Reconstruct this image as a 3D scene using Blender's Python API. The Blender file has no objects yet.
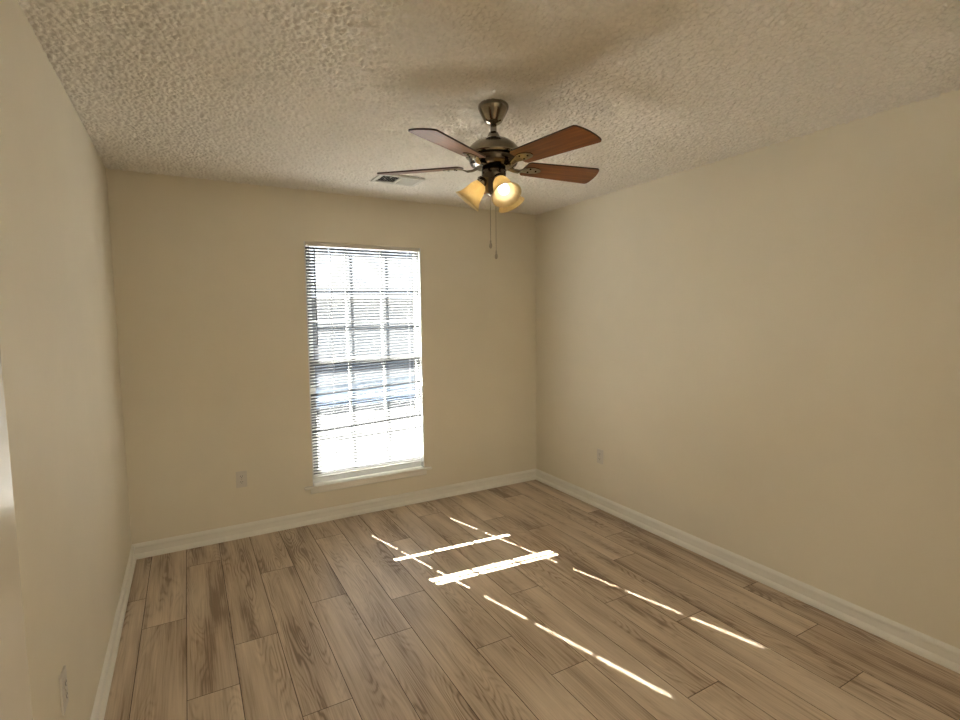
import bpy, bmesh, math, random
import numpy as np
from mathutils import Vector, Matrix

random.seed(7)
rng = np.random.default_rng(11)
S = bpy.context.scene
COL = S.collection

# ------------------------------------------------------------------ camera
ROOM_W, ROOM_D, ROOM_H = 3.167, 4.42, 2.44          # x across, y = 0 window wall .. -ROOM_D, z up
cam_d = bpy.data.cameras.new('camera')
cam_d.sensor_width = 36.0
cam_d.lens = 517.13 * 36.0 / 960.0
cam_d.clip_start = 0.02
cam = bpy.data.objects.new('camera', cam_d)
COL.objects.link(cam)
cr = Vector((0.86943, -0.49396, -0.00962))
cu = Vector((0.05000, 0.06860, 0.99639))
cf = Vector((0.49152, 0.86677, -0.08434))
cam.matrix_world = Matrix(((cr.x, cu.x, -cf.x, 0.36936), (cr.y, cu.y, -cf.y, -3.88330),
                           (cr.z, cu.z, -cf.z, 1.52896), (0, 0, 0, 1)))
S.camera = cam

# ------------------------------------------------------------------ sky, sun, exposure
world = bpy.data.worlds.new('sky')
S.world = world
world.use_nodes = True
wn = world.node_tree.nodes; wl = world.node_tree.links
wn.clear()
sky = wn.new('ShaderNodeTexSky')
sky.sky_type = 'NISHITA'
sky.sun_disc = False
sky.sun_elevation = math.radians(37.7)
sky.sun_rotation = math.radians(-15)
sky.air_density = 1.0; sky.dust_density = 1.5; sky.ozone_density = 1.0
bg = wn.new('ShaderNodeBackground'); bg.inputs['Strength'].default_value = 0.065
wo = wn.new('ShaderNodeOutputWorld')
wl.new(sky.outputs[0], bg.inputs[0]); wl.new(bg.outputs[0], wo.inputs[0])

SUN_DIR = Vector((0.263, -1.0, -0.770)).normalized()
sd = bpy.data.lights.new('sun', 'SUN')
sd.energy = 18.0; sd.angle = math.radians(0.53); sd.color = (1.0, 0.95, 0.87)
sun = bpy.data.objects.new('sun', sd)
COL.objects.link(sun)
sun.location = (-2, 8, 6.5)
sun.rotation_euler = SUN_DIR.to_track_quat('-Z', 'Y').to_euler()

S.view_settings.view_transform = 'Standard'
S.view_settings.look = 'None'
S.view_settings.gamma = 1.0
S.view_settings.use_curve_mapping = False
S.view_settings.exposure = 3.46
HALL_FILL = 10.5  # strength of the fill lamp added behind the camera
BULB = 0.75

# ------------------------------------------------------------------ materials
def nm(name):
    m = bpy.data.materials.new(name); m.use_nodes = True
    nt = m.node_tree; nt.nodes.clear()
    out = nt.nodes.new('ShaderNodeOutputMaterial')
    return m, nt, out

def principled(nt, out, col, rough=0.5, metal=0.0, spec=0.5, coat=0.0):
    b = nt.nodes.new('ShaderNodeBsdfPrincipled')
    b.inputs['Base Color'].default_value = (*col, 1)
    b.inputs['Roughness'].default_value = rough
    b.inputs['Metallic'].default_value = metal
    b.inputs['Specular IOR Level'].default_value = spec
    b.inputs['Coat Weight'].default_value = coat
    nt.links.new(b.outputs[0], out.inputs[0])
    return b

def noise(nt, scale, detail=3.0, vec=None, rough=0.5, coord='Object', dist=0.0):
    n = nt.nodes.new('ShaderNodeTexNoise')
    n.inputs['Scale'].default_value = scale; n.inputs['Detail'].default_value = detail
    n.inputs['Roughness'].default_value = rough; n.inputs['Distortion'].default_value = dist
    if vec is None:
        tc = nt.nodes.new('ShaderNodeTexCoord'); vec = tc.outputs[coord]
    nt.links.new(vec, n.inputs['Vector'])
    return n

def bump(nt, b, height, strength, dist):
    bp = nt.nodes.new('ShaderNodeBump')
    bp.inputs['Strength'].default_value = strength; bp.inputs['Distance'].default_value = dist
    nt.links.new(height, bp.inputs['Height']); nt.links.new(bp.outputs[0], b.inputs['Normal'])

def ramp(nt, fac, stops):
    r = nt.nodes.new('ShaderNodeValToRGB')
    e = r.color_ramp.elements
    while len(e) < len(stops): e.new(0.5)
    for el, (p, c) in zip(e, stops):
        el.position = p; el.color = (*c, 1)
    nt.links.new(fac, r.inputs[0])
    return r

def plain(name, col, rough=0.5, metal=0.0, var=0.06, nscale=14, bstr=0.0, bscale=200, bdist=0.001, spec=0.5, coat=0.0):
    m, nt, out = nm(name)
    b = principled(nt, out, col, rough, metal, spec, coat)
    n = noise(nt, nscale, 3)
    lo = tuple(c * (1 - var) for c in col); hi = tuple(min(1, c * (1 + var)) for c in col)
    r = ramp(nt, n.outputs['Fac'], [(0.3, lo), (0.7, hi)])
    nt.links.new(r.outputs[0], b.inputs['Base Color'])
    if bstr:
        n2 = noise(nt, bscale, 3)
        bump(nt, b, n2.outputs['Fac'], bstr, bdist)
    return m

M = {}
M['wall'] = plain('cream_wall_paint', (0.86, 0.795, 0.655), 0.62, var=0.015, nscale=3, bstr=0.35, bscale=170, bdist=0.0012, spec=0.35)
M['ceiling'] = plain('popcorn_texture_paint', (0.89, 0.85, 0.775), 0.9, var=0.05, nscale=60, spec=0.15, bstr=0.35, bscale=190, bdist=0.004)
M['trim'] = plain('semi_gloss_trim_paint', (0.93, 0.90, 0.82), 0.35, var=0.01, nscale=5)
M['door'] = plain('semi_gloss_door_paint', (0.72, 0.67, 0.57), 0.16, var=0.01, nscale=5, spec=0.6)
M['vinyl'] = plain('white_vinyl', (0.82, 0.82, 0.80), 0.35, var=0.01)
M['plate'] = plain('outlet_plastic', (0.74, 0.69, 0.61), 0.35, var=0.01)
M['dark'] = plain('dark_slot', (0.03, 0.025, 0.02), 0.7)
M['vent'] = plain('vent_white_enamel', (0.70, 0.67, 0.60), 0.45, var=0.02)
M['duct'] = plain('duct_shade', (0.02, 0.02, 0.018), 0.9)
M['pewter'] = plain('brushed_pewter', (0.29, 0.26, 0.21), 0.18, metal=1.0, var=0.12, nscale=30)
M['darkmetal'] = plain('dark_bronze', (0.10, 0.082, 0.066), 0.18, metal=1.0, var=0.15, nscale=30)
M['brass'] = plain('aged_brass', (0.55, 0.42, 0.22), 0.28, metal=1.0, var=0.1, nscale=30)
M['chain'] = plain('chain_metal', (0.50, 0.45, 0.36), 0.35, metal=0.8)
M['wand'] = plain('smoky_acrylic', (0.10, 0.10, 0.11), 0.3)
M['cord'] = plain('white_cord', (0.75, 0.75, 0.73), 0.8)
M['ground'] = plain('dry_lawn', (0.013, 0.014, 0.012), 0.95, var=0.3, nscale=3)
M['siding'] = plain('pale_siding', (0.21, 0.21, 0.215), 0.8, var=0.03)
M['roofing'] = plain('grey_shingles', (0.10, 0.13, 0.18), 0.9, var=0.25, nscale=9)
M['fill_slab'] = plain('bounce_concrete', (0.85, 0.83, 0.79), 0.9, var=0.08, nscale=4)  # very pale so the added slabs brighten room and shaded ground
M['fence'] = plain('weathered_fence', (0.36, 0.36, 0.36), 0.9, var=0.2, nscale=8)
M['outside'] = plain('outside_brick', (0.45, 0.36, 0.3), 0.9, var=0.2)

# translucent vinyl slats
m, nt, out = nm('translucent_slat_vinyl')
d = nt.nodes.new('ShaderNodeBsdfDiffuse'); d.inputs[0].default_value = (0.125, 0.128, 0.134, 1)
t = nt.nodes.new('ShaderNodeBsdfTranslucent'); t.inputs[0].default_value = (0.78, 0.79, 0.82, 1)
n = noise(nt, 20, 2)
r = ramp(nt, n.outputs['Fac'], [(0.3, (0.62, 0.63, 0.66)), (0.7, (0.66, 0.67, 0.69))])
nt.links.new(r.outputs[0], t.inputs[0])
mx = nt.nodes.new('ShaderNodeMixShader'); mx.inputs[0].default_value = 0.033
nt.links.new(d.outputs[0], mx.inputs[1]); nt.links.new(t.outputs[0], mx.inputs[2])
nt.links.new(mx.outputs[0], out.inputs[0])
M['slat'] = m

# window glass: clear, faintly reflective
m, nt, out = nm('window_glass')
tr = nt.nodes.new('ShaderNodeBsdfTransparent'); tr.inputs[0].default_value = (0.95, 0.97, 0.97, 1)
gl = nt.nodes.new('ShaderNodeBsdfGlossy'); gl.inputs['Roughness'].default_value = 0.02
fr = nt.nodes.new('ShaderNodeFresnel'); fr.inputs[0].default_value = 1.45
mx = nt.nodes.new('ShaderNodeMixShader')
nt.links.new(fr.outputs[0], mx.inputs[0]); nt.links.new(tr.outputs[0], mx.inputs[1]); nt.links.new(gl.outputs[0], mx.inputs[2])
nt.links.new(mx.outputs[0], out.inputs[0])
M['glass'] = m

# amber frosted shade glass
m, nt, out = nm('amber_frosted_glass')
n = noise(nt, 28, 3, dist=1.2)
r = ramp(nt, n.outputs['Fac'], [(0.3, (0.76, 0.62, 0.37)), (0.7, (0.86, 0.75, 0.50))])
d = nt.nodes.new('ShaderNodeBsdfDiffuse'); nt.links.new(r.outputs[0], d.inputs[0])
t = nt.nodes.new('ShaderNodeBsdfTranslucent'); nt.links.new(r.outputs[0], t.inputs[0])
g = nt.nodes.new('ShaderNodeBsdfGlossy'); g.inputs['Roughness'].default_value = 0.2
mx = nt.nodes.new('ShaderNodeMixShader'); mx.inputs[0].default_value = 0.55
nt.links.new(d.outputs[0], mx.inputs[1]); nt.links.new(t.outputs[0], mx.inputs[2])
mx2 = nt.nodes.new('ShaderNodeMixShader'); mx2.inputs[0].default_value = 0.06
nt.links.new(mx.outputs[0], mx2.inputs[1]); nt.links.new(g.outputs[0], mx2.inputs[2])
nt.links.new(mx2.outputs[0], out.inputs[0])
M['shade'] = m

def emitter(name, col, strength):
    m, nt, out = nm(name)
    e = nt.nodes.new('ShaderNodeEmission')
    e.inputs[0].default_value = (*col, 1); e.inputs[1].default_value = strength
    nt.links.new(e.outputs[0], out.inputs[0])
    return m
M['bulb'] = emitter('lit_bulb', (1.0, 0.89, 0.66), BULB)
M['hallfill'] = emitter('hall_fill_glow', (1.0, 0.93, 0.78), HALL_FILL)  # glow of the added fill lamp

# cherry wood blades: grain runs along local x
m, nt, out = nm('cherry_wood_veneer')
b = principled(nt, out, (0.3, 0.1, 0.03), 0.33, spec=0.32, coat=0.08)
b.inputs['Coat Roughness'].default_value = 0.22
tc = nt.nodes.new('ShaderNodeTexCoord'); mp = nt.nodes.new('ShaderNodeMapping')
mp.inputs['Scale'].default_value = (3, 45, 20)
nt.links.new(tc.outputs['Object'], mp.inputs[0])
n = noise(nt, 1.6, 4, vec=mp.outputs[0], dist=0.6)
r = ramp(nt, n.outputs['Fac'], [(0.25, (0.135, 0.037, 0.006)), (0.55, (0.225, 0.070, 0.011)), (0.8, (0.31, 0.112, 0.020))])
nt.links.new(r.outputs[0], b.inputs['Base Color'])
M['blade'] = m
M['bladeedge'] = plain('dark_blade_edge', (0.05, 0.022, 0.012), 0.4)

# laminate floor planks: a random seed per plank, grain runs along y
m, nt, out = nm('oak_laminate_planks')
b = principled(nt, out, (0.3, 0.22, 0.15), 0.42, spec=0.45)
L = nt.links
tc = nt.nodes.new('ShaderNodeTexCoord')
at = nt.nodes.new('ShaderNodeAttribute'); at.attribute_name = 'plank_seed'
sep = nt.nodes.new('ShaderNodeSeparateXYZ'); L.new(tc.outputs['Object'], sep.inputs[0])
def mathn(op, a, bb=None, v2=None):
    k = nt.nodes.new('ShaderNodeMath'); k.operation = op
    if hasattr(a, 'links'): L.new(a, k.inputs[0])
    else: k.inputs[0].default_value = a
    if bb is not None: L.new(bb, k.inputs[1])
    if v2 is not None: k.inputs[1].default_value = v2
    return k.outputs[0]
seed = at.outputs['Fac']
def vec(sx, sy, so):
    c = nt.nodes.new('ShaderNodeCombineXYZ')
    L.new(mathn('MULTIPLY', sep.outputs[0], v2=sx), c.inputs[0])
    L.new(mathn('ADD', mathn('MULTIPLY', sep.outputs[1], v2=sy), mathn('MULTIPLY', seed, v2=so)), c.inputs[1])
    L.new(mathn('MULTIPLY', seed, v2=so * 1.7), c.inputs[2])
    return c.outputs[0]
broad = noise(nt, 1.0, 2, vec=vec(11, 1.3, 37), rough=0.5)
# cathedral figure: contour lines of a stretched noise field
field = noise(nt, 1.0, 1.5, vec=vec(10.5, 1.5, 61), rough=0.4)
ph = mathn('MULTIPLY', field.outputs['Fac'], v2=120.0)
fine_d = noise(nt, 1.0, 2, vec=vec(60, 7, 19))
ph = mathn('ADD', ph, mathn('MULTIPLY', fine_d.outputs['Fac'], v2=3.2))
rings = mathn('MULTIPLY_ADD', mathn('SINE', ph), v2=0.5)
rings.node.inputs[2].default_value = 0.5
rings = mathn('POWER', rings, v2=2.2)
amp = noise(nt, 1.0, 1, vec=vec(9, 1.1, 83))
ampr = ramp(nt, amp.outputs['Fac'], [(0.42, (0.06, 0.06, 0.06)), (0.66, (0.85, 0.85, 0.85))])
ringa = mathn('MULTIPLY', rings, ampr.outputs[0])
streak = noise(nt, 1.0, 3, vec=vec(150, 3.0, 23), rough=0.6)
tot = mathn('MULTIPLY', broad.outputs['Fac'], v2=0.82)
tot = mathn('ADD', tot, mathn('MULTIPLY', ringa, v2=0.22))
tot = mathn('ADD', tot, mathn('MULTIPLY', streak.outputs['Fac'], v2=0.56))
tot = mathn('ADD', tot, mathn('MULTIPLY', mathn('FRACT', mathn('MULTIPLY', seed, v2=7.31)), v2=0.16))
cr_ = ramp(nt, tot, [(0.50, (0.78, 0.645, 0.50)), (0.72, (0.64, 0.51, 0.38)), (0.92, (0.46, 0.345, 0.242)), (1.12, (0.28, 0.195, 0.127))])
cr_.color_ramp.elements[3].position = 1.0
L.new(cr_.outputs[0], b.inputs['Base Color'])
rr = nt.nodes.new('ShaderNodeMapRange'); rr.inputs[3].default_value = 0.32; rr.inputs[4].default_value = 0.45
L.new(streak.outputs['Fac'], rr.inputs[0]); L.new(rr.outputs[0], b.inputs['Roughness'])
bump(nt, b, streak.outputs['Fac'], 0.10, 0.0006)
M['floor'] = m
M['seam'] = plain('dark_plank_seam', (0.05, 0.032, 0.02), 0.8)

# ------------------------------------------------------------------ mesh helpers
def box(bm, lo, hi, mi=0, bevel=0.0, mat=None):
    vs = [bm.verts.new((x, y, z)) for x in (lo[0], hi[0]) for y in (lo[1], hi[1]) for z in (lo[2], hi[2])]
    fs = []
    for q in ((0, 1, 3, 2), (4, 6, 7, 5), (0, 4, 5, 1), (2, 3, 7, 6), (0, 2, 6, 4), (1, 5, 7, 3)):
        f = bm.faces.new([vs[i] for i in q]); f.material_index = mi; fs.append(f)
    if mat is not None:
        for v in vs: v.co = mat @ v.co
    if bevel:
        es = list({e for f in fs for e in f.edges})
        bmesh.ops.bevel(bm, geom=es, offset=bevel, segments=2, affect='EDGES', profile=0.5)
    return vs

def lathe(bm, prof, seg=32, mat=None, closed=False, mi=0, smooth=True):
    rings = []
    for (rad, z) in prof:
        if rad < 1e-6:
            rings.append([bm.verts.new((0, 0, z))])
        else:
            rings.append([bm.verts.new((rad * math.cos(2 * math.pi * k / seg), rad * math.sin(2 * math.pi * k / seg), z)) for k in range(seg)])
    pairs = list(zip(rings[:-1], rings[1:]))
    if closed: pairs.append((rings[-1], rings[0]))
    for a, c in pairs:
        for k in range(seg):
            k2 = (k + 1) % seg
            if len(a) == 1 and len(c) == 1: continue
            if len(a) == 1: q = [a[0], c[k2], c[k]]
            elif len(c) == 1: q = [a[k], a[k2], c[0]]
            else: q = [a[k], a[k2], c[k2], c[k]]
            f = bm.faces.new(q); f.smooth = smooth; f.material_index = mi
    if mat is not None:
        for rg in rings:
            for v in rg: v.co = mat @ v.co

def tube(bm, pts, rad, seg=10, caps=True, mi=0):
    pts = [Vector(p) for p in pts]
    if not isinstance(rad, (list, tuple)): rad = [rad] * len(pts)
    rings = []
    for i, p in enumerate(pts):
        a = pts[max(0, i - 1)]; c = pts[min(len(pts) - 1, i + 1)]
        tdir = (c - a).normalized()
        up = Vector((0, 0, 1)) if abs(tdir.z) < 0.9 else Vector((1, 0, 0))
        s = tdir.cross(up).normalized(); w = s.cross(tdir)
        rings.append([bm.verts.new(p + rad[i] * (math.cos(2 * math.pi * k / seg) * s + math.sin(2 * math.pi * k / seg) * w)) for k in range(seg)])
    for a, c in zip(rings[:-1], rings[1:]):
        for k in range(seg):
            f = bm.faces.new([a[k], a[(k + 1) % seg], c[(k + 1) % seg], c[k]]); f.smooth = True; f.material_index = mi
    if caps:
        bm.faces.new(list(reversed(rings[0]))).material_index = mi
        bm.faces.new(rings[-1]).material_index = mi

def sweep_y(bm, prof, y0, y1):          # profile (x, z) extruded along y
    a = [bm.verts.new((x, y0, z)) for x, z in prof]; c = [bm.verts.new((x, y1, z)) for x, z in prof]
    n = len(prof)
    for k in range(n):
        bm.faces.new([a[k], a[(k + 1) % n], c[(k + 1) % n], c[k]])
    bm.faces.new(list(reversed(a))); bm.faces.new(c)

def obj(name, bm, mats, parent=None, loc=None, recalc=True):
    if recalc: bmesh.ops.recalc_face_normals(bm, faces=bm.faces)
    me = bpy.data.meshes.new(name); bm.to_mesh(me); bm.free()
    for mm in (mats if isinstance(mats, (list, tuple)) else [mats]): me.materials.append(mm)
    o = bpy.data.objects.new(name, me); COL.objects.link(o)
    if parent is not None: o.parent = parent
    if loc is not None: o.location = loc
    return o

def empty(name, loc, rz=0.0):
    o = bpy.data.objects.new(name, None); COL.objects.link(o)
    o.empty_display_size = 0.1
    o.location = loc; o.rotation_euler = (0, 0, rz)
    return o

def tag(o, label, cat, group=None, kind=None):
    o['label'] = label; o['category'] = cat
    if group: o['group'] = group
    if kind: o['kind'] = kind
    return o

def struct(o, label=None, cat=None):
    o['kind'] = 'structure'
    if label: o['label'] = label
    if cat: o['category'] = cat
    return o

def new(): return bmesh.new()

# ------------------------------------------------------------------ floor: laminate planks
PW, PL, X0 = 0.1935, 1.29, 0.105
JOINT = {-1: -0.60, 0: -0.93, 1: -1.594, 2: -1.30, 3: -0.626, 4: -1.113, 5: -1.593, 6: -1.302, 7: -1.90, 8: -2.213,
         9: -1.588, 10: -1.304, 11: -1.915, 12: -2.22, 13: -1.578, 14: -1.296, 15: -0.90}
bm = new()
lay = bm.faces.layers.float.new('plank_seed')
GAP = 0.0013
for k in range(-1, 17):
    xa = max(0.0, X0 + PW * k) ; xb = min(ROOM_W, X0 + PW * (k + 1))
    if k == -1: xa, xb = 0.0, X0
    if xb - xa < 0.004: continue
    j = JOINT.get(k, -1.1)
    y = j
    while y < 0: y += PL
    while y > -ROOM_D - 1.6:
        ya, yb = max(y - PL, -ROOM_D - 1.6), min(y, 0.0)
        if yb - ya > 0.005:
            sdv = rng.random()
            pts = [(xa + GAP, ya + GAP), (xb - GAP, ya + GAP), (xb - GAP, yb - GAP), (xa + GAP, yb - GAP)]
            top = [bm.verts.new((px, py, 0.0)) for px, py in pts]
            low = [bm.verts.new((px + (-GAP if i in (0, 3) else GAP), py + (-GAP if i in (0, 1) else GAP), -0.0022)) for i, (px, py) in enumerate(pts)]
            f = bm.faces.new(top); f[lay] = sdv; f.material_index = 0
            for i in range(4):
                f = bm.faces.new([top[i], low[i], low[(i + 1) % 4], top[(i + 1) % 4]]); f[lay] = sdv; f.material_index = 1
        y -= PL
box(bm, (-0.2, -ROOM_D - 1.7, -0.12), (ROOM_W + 0.2, 0.14, -0.0023), 1)
fl = struct(obj('floor', bm, [M['floor'], M['seam']], recalc=True), 'grey brown oak laminate plank floor with sunlight stripes', 'floor')

# ------------------------------------------------------------------ ceiling: popcorn texture in relief
st = 0.0044
nx = int(ROOM_W / st) + 2; ny = int(ROOM_D / st) + 2
h = rng.random((ny, nx)).astype(np.float32)
def blur(a):
    a = (np.roll(a, 1, 0) + 2 * a + np.roll(a, -1, 0)) / 4
    return (np.roll(a, 1, 1) + 2 * a + np.roll(a, -1, 1)) / 4
h1 = (np.roll(h, 1, 0) + 3 * h + np.roll(h, -1, 0)) / 5; h1 = (np.roll(h1, 1, 1) + 3 * h1 + np.roll(h1, -1, 1)) / 5; h1 = (h1 - h1.mean()) / h1.std()
h2 = blur(blur(blur(rng.random((ny, nx)).astype(np.float32)))); h2 = (h2 - h2.mean()) / h2.std()
hh = np.clip(0.55 + 0.42 * h1 + 0.25 * h2, 0, 1.6) * 0.0070
xs = np.linspace(0, ROOM_W, nx); ys = np.linspace(0, -ROOM_D, ny)
X, Y = np.meshgrid(xs, ys)
V = np.stack([X, Y, ROOM_H - hh], -1).reshape(-1, 3)
idx = np.arange(nx * ny).reshape(ny, nx)
Q = np.stack([idx[:-1, :-1], idx[:-1, 1:], idx[1:, 1:], idx[1:, :-1]], -1).reshape(-1, 4)
me = bpy.data.meshes.new('ceiling')
me.vertices.add(len(V)); me.vertices.foreach_set('co', V.astype(np.float32).ravel())
me.loops.add(Q.size); me.loops.foreach_set('vertex_index', Q.astype(np.int32).ravel())
me.polygons.add(len(Q))
me.polygons.foreach_set('loop_start', np.arange(0, Q.size, 4, dtype=np.int32))
me.update(calc_edges=True)
me.polygons.foreach_set('use_smooth', np.ones(len(Q), dtype=bool))
me.materials.append(M['ceiling'])
ce = bpy.data.objects.new('ceiling', me); COL.objects.link(ce)
struct(ce, 'cream popcorn textured ceiling', 'ceiling')
bm = new(); box(bm, (-0.25, -ROOM_D - 1.7, ROOM_H + 0.001), (ROOM_W + 0.25, 0.16, ROOM_H + 0.15))
struct(obj('ceiling_slab', bm, M['ceiling']))

# ------------------------------------------------------------------ walls
WX0, WX1, WZ0, WZ1 = 1.133, 2.030, 0.285, 2.077       # window opening
TH = 0.115
bm = new()
box(bm, (-0.15, 0, 0), (WX0, TH, ROOM_H)); box(bm, (WX1, 0, 0), (ROOM_W + 0.15, TH, ROOM_H))
box(bm, (WX0, 0, 0), (WX1, TH, WZ0 - 0.018)); box(bm, (WX0, 0, WZ1), (WX1, TH, ROOM_H))
struct(obj('wall_back', bm, M['wall']), 'cream painted window wall', 'wall')
DY0, DY1 = -4.26, -3.50                                 # doorway in the left wall that the white door belongs to
bm = new()
box(bm, (-0.12, DY1, 0), (0, 0, ROOM_H)); box(bm, (-0.12, -ROOM_D, 0), (0, DY0, ROOM_H)); box(bm, (-0.12, DY0, 2.05), (0, DY1, ROOM_H))
struct(obj('wall_left', bm, M['wall']), 'cream painted left wall', 'wall')
bm = new(); box(bm, (-0.8, DY0 - 0.1, 0), (-0.7, DY1 + 0.1, ROOM_H)); box(bm, (-0.7, DY0 - 0.1, 0), (-0.12, DY0, ROOM_H)); box(bm, (-0.7, DY1, 0), (-0.12, DY1 + 0.1, ROOM_H))
box(bm, (-0.8, DY0 - 0.1, ROOM_H), (-0.12, DY1 + 0.1, ROOM_H + 0.1)); box(bm, (-0.8, DY0 - 0.1, -0.1), (-0.12, DY1 + 0.1, -0.001))
struct(obj('wall_closet', bm, M['wall']))
bm = new(); box(bm, (ROOM_W, -ROOM_D - 1.7, 0), (ROOM_W + 0.12, 0, ROOM_H))
struct(obj('wall_right', bm, M['wall']), 'cream painted right wall', 'wall')
HX0, HX1 = 0.30, 1.90                                   # wide opening added behind the camera to let the hall fill in
bm = new()
box(bm, (-0.12, -ROOM_D - 0.12, 0), (HX0, -ROOM_D, ROOM_H)); box(bm, (HX1, -ROOM_D - 0.12, 0), (ROOM_W, -ROOM_D, ROOM_H))
box(bm, (HX0, -ROOM_D - 0.12, 2.2), (HX1, -ROOM_D, ROOM_H))
struct(obj('wall_front', bm, M['wall']), 'cream painted wall behind the camera', 'wall')
bm = new()
box(bm, (-0.15, -ROOM_D - 1.7, 0), (ROOM_W, -ROOM_D - 1.58, ROOM_H)); box(bm, (-0.15, -ROOM_D - 1.58, 0), (-0.03, -ROOM_D - 0.12, ROOM_H))
struct(obj('wall_hall', bm, M['wall']))

# baseboards: bead on top, flat face, shoe moulding at the floor
BB = [(0, 0), (0.021, 0), (0.021, 0.011), (0.018, 0.021), (0.011, 0.029), (0.0075, 0.031), (0.0070, 0.066), (0.0140, 0.072), (0.0140, 0.082), (0.0090, 0.091), (0.004, 0.096), (0, 0.097)]
def baseboard(name, A, Bp, nrm):
    A = Vector(A); Bp = Vector(Bp); nrm = Vector(nrm)
    bm = new()
    a = [bm.verts.new(A + nrm * p + Vector((0, 0, z))) for p, z in BB]
    c = [bm.verts.new(Bp + nrm * p + Vector((0, 0, z))) for p, z in BB]
    n = len(BB)
    for k in range(n): bm.faces.new([a[k], a[(k + 1) % n], c[(k + 1) % n], c[k]])
    bm.faces.new(list(reversed(a))); bm.faces.new(c)
    return struct(obj(name, bm, M['trim']), None)
baseboard('baseboard_back', (0, 0, 0), (ROOM_W, 0, 0), (0, -1, 0))
baseboard('baseboard_left', (0, DY1, 0), (0, 0, 0), (1, 0, 0))
baseboard('baseboard_right', (ROOM_W, -ROOM_D, 0), (ROOM_W, 0, 0), (-1, 0, 0))

# ------------------------------------------------------------------ window: frame, two sashes with grids, panes, stool, apron
win = struct(empty('window_1', (1.5815, 0.10, WZ0)), 'tall double hung window with white grid', 'window')
def wpart(name, bm, mat, parent=win):
    for v in bm.verts: v.co -= Vector((1.5815, 0.10, WZ0))
    return obj(name, bm, mat, parent)
bm = new()
for xa, xb in ((WX0, WX0 + 0.030), (WX1 - 0.015, WX1)): box(bm, (xa, 0.055, WZ0), (xb, 0.112, WZ1))
box(bm, (WX0 + 0.03, 0.055, WZ0), (WX1 - 0.015, 0.112, WZ0 + 0.03)); box(bm, (WX0 + 0.03, 0.055, WZ1 - 0.012), (WX1 - 0.015, 0.112, WZ1))
wpart('window_frame', bm, M['vinyl'])
# thin white corner bead down each side of the opening
bm = new(); box(bm, (WX0 - 0.001, -0.004, WZ0), (WX0 + 0.007, 0.055, WZ1)); box(bm, (WX1 - 0.004, -0.003, WZ0), (WX1 + 0.001, 0.055, WZ1))
wpart('jamb_liner', bm, M['vinyl'])
GX0, GX1 = 1.190, 2.012
MX = (1.455, 1.735)
def sash(name, y, z0, z1, g0, g1):
    bm = new()
    box(bm, (WX0 + 0.03, y - 0.014, z0), (GX0, y + 0.014, z1)); box(bm, (GX1, y - 0.014, z0), (WX1 - 0.015, y + 0.014, z1))
    box(bm, (GX0, y - 0.014, z0), (GX1, y + 0.014, g0)); box(bm, (GX0, y - 0.014, g1), (GX1, y + 0.014, z1))
    s = wpart(name, bm, M['vinyl'])
    bm = new()
    for x in MX: box(bm, (x - 0.009, y - 0.008, g0), (x + 0.009, y + 0.008, g1))
    for k in (1, 2):
        z = g0 + (g1 - g0) * k / 3
        for a, c in ((GX0, MX[0] - 0.009), (MX[0] + 0.009, MX[1] - 0.009), (MX[1] + 0.009, GX1)):
            box(bm, (a, y - 0.008, z - 0.009), (c, y + 0.008, z + 0.009))
    wpart('window_grid', bm, M['vinyl'], s)
    bm = new(); box(bm, (GX0, y - 0.0115, g0), (GX1, y - 0.0095, g1))
    wpart('window_pane', bm, M['glass'], s)
    return s
sash('upper_sash', 0.098, 1.178, 2.066, 1.220, 2.056)
sash('lower_sash', 0.072, 0.315, 1.220, 0.380, 1.178)
bm = new(); box(bm, (1.07, -0.032, WZ0 - 0.018), (2.087, 0.0, WZ0), bevel=0.004); box(bm, (WX0, 0.0, WZ0 - 0.017), (WX1, 0.075, WZ0 + 0.0005))
wpart('window_stool', bm, M['trim'])
bm = new()
prof = [(-0.0, WZ0 - 0.018), (-0.014, WZ0 - 0.018), (-0.014, WZ0 - 0.052), (-0.006, WZ0 - 0.060), (0, WZ0 - 0.060)]
a = [bm.verts.new((1.115, y, z)) for y, z in prof]; c = [bm.verts.new((2.045, y, z)) for y, z in prof]
for k in range(5): bm.faces.new([a[k], a[(k + 1) % 5], c[(k + 1) % 5], c[k]])
bm.faces.new(a); bm.faces.new(list(reversed(c)))
wpart('window_apron', bm, M['trim'])

# ------------------------------------------------------------------ mini blind
BL = Vector((1.5815, 0.022, 0.345))
blind = tag(empty('window_blind', BL), 'white slatted mini blind hanging lowered in the tall window', 'blind')
def bpart(name, bm, mat, parent=blind, recalc=True):
    for v in bm.verts: v.co -= BL
    return obj(name, bm, mat, parent, recalc=recalc)
XL, XR, HOLES = 1.143, 2.022, (1.312, 1.925)
TILT = math.radians(38)
def bend(c, th):
    dp = (-0.0125, -0.0027, 0.0, 0.0027, 0.0125)
    o = []
    for d_ in dp:
        crown = 0.0013 * (1 - (d_ / 0.0125) ** 2)
        # d_ > 0 is the room edge (towards -y), raised by the tilt
        o.append((-d_ * math.cos(th) + crown * math.sin(th), d_ * math.sin(th) + crown * math.cos(th)))
    return o
def slat(bm, zl, zr, th, yc=0.022):
    xs_ = [XL]
    for hx in HOLES: xs_ += [hx - 0.0040, hx + 0.0040]
    xs_.append(XR)
    prof_ = bend(0, th)
    g = [[bm.verts.new((x, yc + py, zl + (zr - zl) * (x - XL) / (XR - XL) + pz)) for py, pz in prof_] for x in xs_]
    for i in range(len(xs_) - 1):
        hole = i in (1, 3)
        for j in range(4):
            if hole and j in (1, 2): continue
            f = bm.faces.new([g[i][j], g[i + 1][j], g[i + 1][j + 1], g[i][j + 1]]); f.smooth = True
bm = new()
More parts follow.
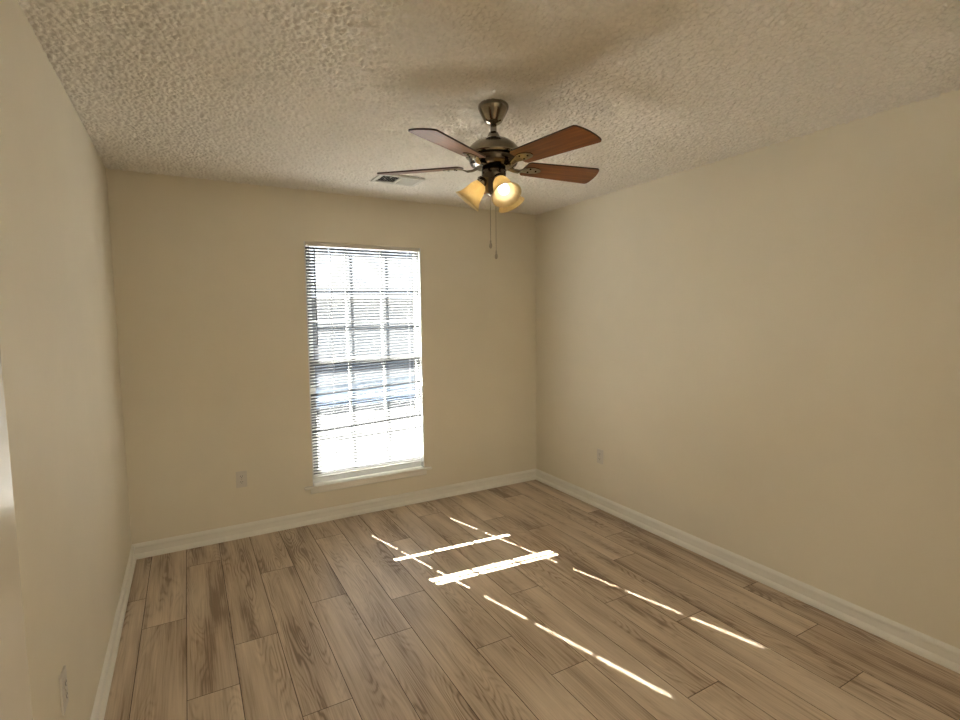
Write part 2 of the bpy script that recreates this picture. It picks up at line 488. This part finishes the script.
def lin(a, c, n): return [a + (c - a) * i / (n - 1) for i in range(n)]
GA = (0.686, 0.727); GB = (0.974, 1.020)                 # centres of the two gaps at the left and right end
ha, hb = 0.0252, 0.0435
for a0, a1, c0, c1, n_ in ((0.366, 0.366, GA[0] - ha, GA[1] - ha, 14), (GA[0] + ha, GA[1] + ha, GB[0] - hb, GB[1] - hb, 12),
                           (GB[0] + hb, GB[1] + hb, 2.032, 2.032, 46)):
    for zl, zr in zip(lin(a0, c0, n_), lin(a1, c1, n_)):
        slat(bm, zl, zr, TILT + random.uniform(-0.03, 0.03))
slat(bm, GB[0] + 0.007, GB[1] + 0.007, math.radians(6))   # one slat flipped over inside the wider gap
slat(bm, GB[0] - 0.016, GB[1] - 0.016, math.radians(-37.6))
slat(bm, GA[0] - 0.002, GA[1] - 0.002, math.radians(-37.6))
bpart('slats', bm, M['slat'], recalc=False)
bm = new(); box(bm, (XL - 0.004, 0.006, 2.047), (XR + 0.002, 0.040, 2.0765), bevel=0.002)
bpart('headrail', bm, M['plate'])
bm = new(); box(bm, (XL, 0.011, 0.331), (XR, 0.034, 0.342), bevel=0.003)
bpart('bottom_rail', bm, M['vinyl'])
for hx in HOLES:
    bm = new()
    for yy in (0.0095, 0.0345): tube(bm, [(hx + 0.007, yy, 0.345), (hx + 0.007, yy, 2.047)], 0.0008, 5)
    tube(bm, [(hx + 0.0035, 0.022, 0.345), (hx + 0.0035, 0.022, 2.047)], 0.0007, 5)
    bpart('ladder_cord', bm, M['cord'])
bm = new(); tube(bm, [(1.202, -0.006, 1.316), (1.202, -0.006, 1.33), (1.202, -0.004, 2.03)], [0.0042, 0.0036, 0.0034], 8)
tube(bm, [(1.202, -0.004, 2.03), (1.202, -0.002, 2.045), (1.202, 0.010, 2.052)], 0.0018, 6)
bpart('tilt_wand', bm, M['wand'])
bm = new(); tube(bm, [(1.955, 0.0, 2.05), (1.957, -0.003, 1.4), (1.953, -0.002, 0.80)], 0.0012, 5)
tube(bm, [(1.962, 0.0, 2.05), (1.964, -0.003, 1.4), (1.958, -0.002, 0.80)], 0.0012, 5)
lathe(bm, [(0, 0.02), (0.003, 0.02), (0.006, -0.012), (0.005, -0.016), (0, -0.016)], 10, Matrix.Translation((1.9555, -0.004, 0.79)))
bpart('lift_cord', bm, M['cord'])

# ------------------------------------------------------------------ white door at the left edge
DT = math.radians(8.5)
door = struct(empty('door_1', (0.018, -3.512, 0.012), 0), 'white painted door standing ajar at left edge of the photo', 'door')
door.rotation_euler = (0, 0, -DT)
DWd, DHt, DTh = 0.69, 2.03, 0.035
bm = new()
# slab with six sunken panels on the room face (local +x), hinged at local y=0, free edge at y=DWd
stiles = [0.0, 0.11, 0.30, 0.39, 0.58, DWd]; rails = [0.0, 0.20, 0.74, 0.92, 1.52, 1.62, 1.91, DHt]
for i in range(5):
    for j in range(7):
        sunk = i in (1, 3) and j in (1, 3, 5)
        box(bm, (-DTh + (0.006 if sunk else 0), stiles[i], rails[j]), (-0.006 if sunk else 0.0, stiles[i + 1], rails[j + 1]))
        if sunk:
            box(bm, (-DTh + 0.001, stiles[i] + 0.03, rails[j] + 0.03), (-0.001, stiles[i + 1] - 0.03, rails[j + 1] - 0.03), bevel=0.004)
bmesh.ops.remove_doubles(bm, verts=bm.verts, dist=0.0001)
obj('door_slab', bm, M['door'], door)
for z in (0.25, 1.02, 1.80):
    bm = new(); lathe(bm, [(0, -0.045), (0.006, -0.045), (0.006, 0.045), (0, 0.045)], 10, Matrix.Translation((-0.006, -0.006, z)))
    obj('door_hinge', bm, M['brass'], door)

# ------------------------------------------------------------------ outlets
def outlet(name, loc, rz, label):
    # local: plate in xz plane, faces -y
    o = tag(empty(name, loc, rz), label, 'outlet', None)
    bm = new(); box(bm, (-0.035, -0.0065, -0.057), (0.035, 0.0, 0.057), bevel=0.002)
    obj('cover_plate', bm, M['plate'], o)
    for dz in (0.0195, -0.0195):
        bm = new()
        pts = []
        for k in range(24):
            a_ = 2 * math.pi * k / 24
            pts.append((0.0165 * math.cos(a_), max(-0.0125, min(0.0125, 0.0165 * math.sin(a_)))))
        top = [bm.verts.new((x, -0.009, z + dz)) for x, z in pts]; low = [bm.verts.new((x, -0.006, z + dz)) for x, z in pts]
        bm.faces.new(top); bm.faces.new(list(reversed(low)))
        for k in range(24): bm.faces.new([top[k], low[k], low[(k + 1) % 24], top[(k + 1) % 24]])
        rc = obj('receptacle', bm, M['plate'], o)
        bm = new()
        box(bm, (-0.0075, -0.0094, dz - 0.001), (-0.005, -0.0089, dz + 0.008)); box(bm, (0.005, -0.0094, dz), (0.0075, -0.0089, dz + 0.007))
        lathe(bm, [(0, -0.0003), (0.0024, -0.0003), (0.0024, 0.0003), (0, 0.0003)], 10, Matrix.Translation((0, -0.0091, dz - 0.0065)) @ Matrix.Rotation(math.pi / 2, 4, 'X'))
        obj('slot', bm, M['dark'], rc)
    bm = new(); lathe(bm, [(0, -0.0006), (0.003, -0.0006), (0.003, 0.0006), (0, 0.0006)], 10, Matrix.Translation((0, -0.0068, 0)) @ Matrix.Rotation(math.pi / 2, 4, 'X'))
    obj('screw', bm, M['chain'], o)
    return o
outlet('wall_outlet', (0.654, 0.0, 0.415), 0.0, 'beige wall outlet on the back wall left of the window')
outlet('wall_outlet', (ROOM_W, -0.864, 0.416), -math.pi / 2, 'beige wall outlet low on the right wall beyond the ceiling fan')
outlet('wall_outlet', (0.0, -2.022, 0.442), math.pi / 2, 'beige wall outlet on the left wall near the door edge')

# ------------------------------------------------------------------ ceiling vent
VX0, VX1, VY0, VY1 = 1.480, 1.782, -0.690, -0.490
VZ = ROOM_H - 0.009
vent = tag(empty('ceiling_vent', ((VX0 + VX1) / 2, (VY0 + VY1) / 2, VZ)), 'white metal air vent on the ceiling behind the fan blade', 'vent')
vc = Vector(((VX0 + VX1) / 2, (VY0 + VY1) / 2, VZ))
def vpart(name, bm, mat):
    for v in bm.verts: v.co -= vc
    return obj(name, bm, mat, vent)
bm = new(); fw = 0.022
xm = (VX0 + VX1) / 2
for lo, hi in (((VX0, VY0), (VX1, VY0 + fw)), ((VX0, VY1 - fw), (VX1, VY1)), ((VX0, VY0 + fw), (VX0 + fw, VY1 - fw)), ((VX1 - fw, VY0 + fw), (VX1, VY1 - fw)), ((xm - 0.006, VY0 + fw), (xm + 0.006, VY1 - fw))):
    box(bm, (lo[0], lo[1], VZ - 0.010), (hi[0], hi[1], VZ))
vpart('vent_frame', bm, M['vent'])
bm = new(); box(bm, (VX0 + 0.004, VY0 + 0.004, VZ - 0.001), (VX1 - 0.004, VY1 - 0.004, VZ + 0.003))  # black plate stands in for the shade inside the duct
vpart('duct_shade_plate', bm, M['duct'])
for side in (-1, 1):
    n_ = 8
    xa = (VX0 + fw) if side < 0 else xm + 0.006
    wd = (xm - 0.006 - VX0 - fw) / n_
    for k in range(n_):
        bm = new()
        mt = Matrix.Translation((xa + wd * (k + 0.5), (VY0 + VY1) / 2, VZ - 0.006)) @ Matrix.Rotation(math.radians(-36 if side < 0 else 52), 4, 'Y')
        box(bm, (-0.0068, -(VY1 - VY0) / 2 + fw, -0.0004), (0.0068, (VY1 - VY0) / 2 - fw, 0.0004), mat=mt)
        vpart('louver', bm, M['vent'])

# ------------------------------------------------------------------ ceiling fan
FC = Vector((1.565, -1.912, ROOM_H - 0.004))
fan = tag(empty('ceiling_fan', FC), 'five blade ceiling fan with cherry wood blades and three lit amber glass shades', 'ceiling fan')
def fpart(name, bm, mat, parent=fan):
    return obj(name, bm, mat, parent)
def Z(z): return z - FC.z
bm = new()
lathe(bm, [(0, 0), (0.058, 0), (0.064, Z(2.430)), (0.066, Z(2.424)), (0.065, Z(2.416)), (0.060, Z(2.404)), (0.051, Z(2.386)), (0.043, Z(2.372)), (0.041, Z(2.368)), (0.036, Z(2.360)), (0.026, Z(2.353)), (0.014, Z(2.350)), (0, Z(2.350))], 40)
fpart('canopy', bm, M['pewter'])
bm = new(); lathe(bm, [(0, Z(2.37)), (0.0135, Z(2.37)), (0.0135, Z(2.28)), (0, Z(2.28))], 20)
fpart('downrod', bm, M['pewter'])
bm = new()
lathe(bm, [(0, Z(2.318)), (0.017, Z(2.318)), (0.020, Z(2.316)), (0.026, Z(2.303)), (0.028, Z(2.296)), (0.028, Z(2.290)), (0.046, Z(2.287)), (0.072, Z(2.279)), (0.096, Z(2.262)), (0.114, Z(2.242)), (0.122, Z(2.224)),
           (0.122, Z(2.216)), (0.112, Z(2.212)), (0, Z(2.216))], 48)
fpart('motor_housing', bm, M['pewter'])
bm = new()
lathe(bm, [(0, Z(2.2165)), (0.106, Z(2.2165)), (0.107, Z(2.200)), (0.104, Z(2.192)), (0.104, Z(2.188)), (0.097, Z(2.178)), (0.080, Z(2.170)), (0.064, Z(2.166)), (0, Z(2.166))], 48)
fpart('motor_base', bm, M['darkmetal'])
BZ = 2.180
proto = None
BLADES = [137 + 72 * k for k in range(5)]
def blade_mesh():
    bm = new()
    out_ = []
    r0, r1 = 0.150, 0.533
    # one long edge, rounded tip, other edge; width grows towards the tip
    tip = [(0.488, -0.071), (0.496, -0.0695), (0.503, -0.063), (0.513, -0.038), (0.520, -0.010), (0.5225, 0.018), (0.522, 0.047), (0.519, 0.062), (0.514, 0.069), (0.506, 0.071)]
    root = [(0.158, 0.056), (0.148, 0.046), (0.145, 0.0), (0.148, -0.046), (0.158, -0.056)]
    poly = [(x, y) for x, y in tip] + root
    th = 0.0032
    top = [bm.verts.new((x, y, th)) for x, y in poly]; low = [bm.verts.new((x, y, -th)) for x, y in poly]
    f = bm.faces.new(top); f.material_index = 0
    f = bm.faces.new(list(reversed(low))); f.material_index = 0
    n = len(poly)
    for k in range(n):
        f = bm.faces.new([top[k], low[k], low[(k + 1) % n], top[(k + 1) % n]]); f.material_index = 1
    return bm
def bracket_mesh():
    # arm from the motor base out to a leaf shaped plate under the blade
    bm = new()
    secs = [(0.070, 0.013, -0.008), (0.095, 0.012, -0.016), (0.118, 0.012, -0.018), (0.140, 0.016, -0.0095), (0.165, 0.026, -0.0055), (0.190, 0.027, -0.0055), (0.215, 0.020, -0.0055), (0.228, 0.008, -0.0055)]
    rings = []
    for x, w, z in secs:
        t_ = 0.0045 if x < 0.13 else 0.0024
        rings.append([bm.verts.new((x, -w, z - t_ * 0.4)), bm.verts.new((x, -w * 0.5, z - t_)), bm.verts.new((x, w * 0.5, z - t_)), bm.verts.new((x, w, z - t_ * 0.4)), bm.verts.new((x, w, z + t_)), bm.verts.new((x, -w, z + t_))])
    for a_, c_ in zip(rings[:-1], rings[1:]):
        for k in range(6): bm.faces.new([a_[k], a_[(k + 1) % 6], c_[(k + 1) % 6], c_[k]])
    bm.faces.new(rings[0]); bm.faces.new(list(reversed(rings[-1])))
    return bm
PITCH = math.radians(-12)
for i, a_ in enumerate(BLADES):
    ang = math.radians(a_)
    if i == 0:
        bl = fpart('blade', blade_mesh(), [M['blade'], M['bladeedge']])
        br = obj('blade_bracket', bracket_mesh(), M['pewter'], bl)
        bscr = []
        for sx, sy in ((0.172, 0.014), (0.172, -0.014), (0.205, 0.0)):
            bm = new(); lathe(bm, [(0, -0.0105), (0.003, -0.0105), (0.0042, -0.0085), (0.0042, -0.0075), (0, -0.0075)], 8, Matrix.Translation((sx, sy, 0)))
            bscr.append(obj('screw', bm, M['darkmetal'], bl))
        first = bl
    else:
        bl = first.copy(); COL.objects.link(bl); bl.parent = fan
        for ch in list(first.children):
            c2 = ch.copy(); COL.objects.link(c2); c2.parent = bl
    bl.matrix_local = Matrix.Translation((0, 0, Z(BZ))) @ Matrix.Rotation(ang, 4, 'Z') @ Matrix.Rotation(PITCH, 4, 'X')
# light kit
bm = new()
lathe(bm, [(0, Z(2.167)), (0.050, Z(2.167)), (0.053, Z(2.160)), (0.053, Z(2.128)), (0.048, Z(2.118)), (0.040, Z(2.112)), (0.038, Z(2.072)), (0.034, Z(2.062)), (0.020, Z(2.052)), (0.010, Z(2.046)), (0, Z(2.044))], 36)
fpart('light_kit', bm, M['darkmetal'])
def shade_profile():
    outer = [(0.0215, 0.012), (0.0265, 0.017), (0.0325, 0.028), (0.0370, 0.042), (0.0405, 0.058), (0.0445, 0.076), (0.0515, 0.094), (0.0600, 0.107), (0.0650, 0.112)]
    inner = [(r_ - 0.003, s_ + (0.002 if i_ == 0 else 0.0)) for i_, (r_, s_) in enumerate(outer)]
    inner[-1] = (0.0630, 0.1125)
    return outer + list(reversed(inner))
firstarm = None
for az in (145, 265, 17):
    a_ = math.radians(az); dn = math.radians(50)
    axis = Vector((math.cos(a_) * math.cos(dn), math.sin(a_) * math.cos(dn), -math.sin(dn)))
    if firstarm is None:
        # socket arm built along +z (its opening direction), then turned
        bm = new()
        lathe(bm, [(0, -0.030), (0.012, -0.030), (0.012, -0.012), (0.020, -0.006), (0.0245, 0.004), (0.0245, 0.016), (0.021, 0.018), (0, 0.018)], 24)
        arm = fpart('lamp_socket', bm, M['pewter'])
        bm = new(); lathe(bm, shade_profile(), 40, closed=False)
        sh = obj('lamp_shade', bm, M['shade'], arm)
        bm = new(); lathe(bm, [(0, 0.016), (0.011, 0.018), (0.012, 0.040), (0.017, 0.052), (0.0225, 0.064), (0.0235, 0.074), (0.0205, 0.086), (0.012, 0.094), (0, 0.0965)], 20)
        bb = obj('light_bulb', bm, M['bulb'], arm)
        firstarm = arm
    else:
        arm = firstarm.copy(); COL.objects.link(arm); arm.parent = fan
        for ch in list(firstarm.children):
            c2 = ch.copy(); COL.objects.link(c2); c2.parent = arm
    base = Vector((0, 0, Z(2.115))) + Vector((math.cos(a_), math.sin(a_), 0)) * 0.046
    arm.matrix_local = Matrix.Translation(base) @ axis.to_track_quat('Z', 'Y').to_matrix().to_4x4()
# pull chains
rdir = Vector((0.869, -0.494, 0))
for off, zend in ((-0.016, 1.858), (0.008, 1.812)):
    p = rdir * off
    bm = new()
    zz = 2.062
    while zz > zend:
        bmesh.ops.create_icosphere(bm, subdivisions=1, radius=0.0021, matrix=Matrix.Translation((p.x, p.y, Z(zz))))
        zz -= 0.0036
    tube(bm, [(p.x, p.y, Z(2.065)), (p.x, p.y, Z(zend))], 0.0007, 5)
    ch = fpart('pull_chain', bm, M['chain'])
    bm = new()
    lathe(bm, [(0, 0.004), (0.002, 0.004), (0.0035, -0.004), (0.0028, -0.008), (0.0060, -0.016), (0.0068, -0.024), (0.0045, -0.032), (0, -0.034)], 12, Matrix.Translation((p.x, p.y, Z(zend))))
    obj('chain_knob', bm, M['chain'], ch)

# ------------------------------------------------------------------ fill lamp added in the unseen hall behind the camera
hl = tag(empty('hall_fill_light', (1.1, -ROOM_D - 0.85, ROOM_H)), 'round fill light added in the unseen hall behind the viewer', 'fill light')
bm = new(); lathe(bm, [(0, 0), (0.17, 0), (0.17, -0.02), (0, -0.02)], 32)
obj('fill_base', bm, M['pewter'], hl)
bm = new(); lathe(bm, [(0.16, -0.02), (0.155, -0.045), (0.12, -0.075), (0.06, -0.092), (0, -0.097)], 32)
obj('fill_diffuser', bm, M['hallfill'], hl)

# ------------------------------------------------------------------ outside the window
bm = new(); box(bm, (-4, 1.3, -0.5), (8, 2.8, -0.42))  # unseen slab added to bounce sunlight up to the ceiling
struct(obj('fill_slab', bm, M['fill_slab']), 'unseen pale slab added to bounce light in at the window', 'fill_slab')
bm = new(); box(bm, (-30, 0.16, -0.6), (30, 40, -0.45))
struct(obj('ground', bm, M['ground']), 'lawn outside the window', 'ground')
bm = new(); box(bm, (-30, 7.6, -0.5), (30, 10.4, -0.44))  # pale strip added to lighten ground lying in the house's shadow
struct(obj('fill_strip', bm, M['fill_slab']), 'pale strip added to lighten the shaded lawn by the house', 'fill_strip')
hs = tag(empty('neighbor_house', (3.5, 10.5, -0.45)), 'pale sided house seen outside through the window blind', 'house')
bm = new(); box(bm, (-9, 0, 0), (9, 6, 2.55))
obj('house_wall', bm, M['siding'], hs)
bm = new(); box(bm, (-9.02, -0.03, 0), (9.02, 0.0, 0.34))
obj('house_foundation', bm, M['fence'], hs)
bm = new()
rv = [(-9.5, -0.5, 2.5), (9.5, -0.5, 2.5), (9.5, 6.5, 2.5), (-9.5, 6.5, 2.5), (-5.5, 3, 4.3), (5.5, 3, 4.3)]
vs = [bm.verts.new(v) for v in rv]
for q in ((0, 1, 5, 4), (1, 2, 5), (2, 3, 4, 5), (3, 0, 4), (3, 2, 1, 0)): bm.faces.new([vs[i] for i in q])
obj('house_roof', bm, M['roofing'], hs)
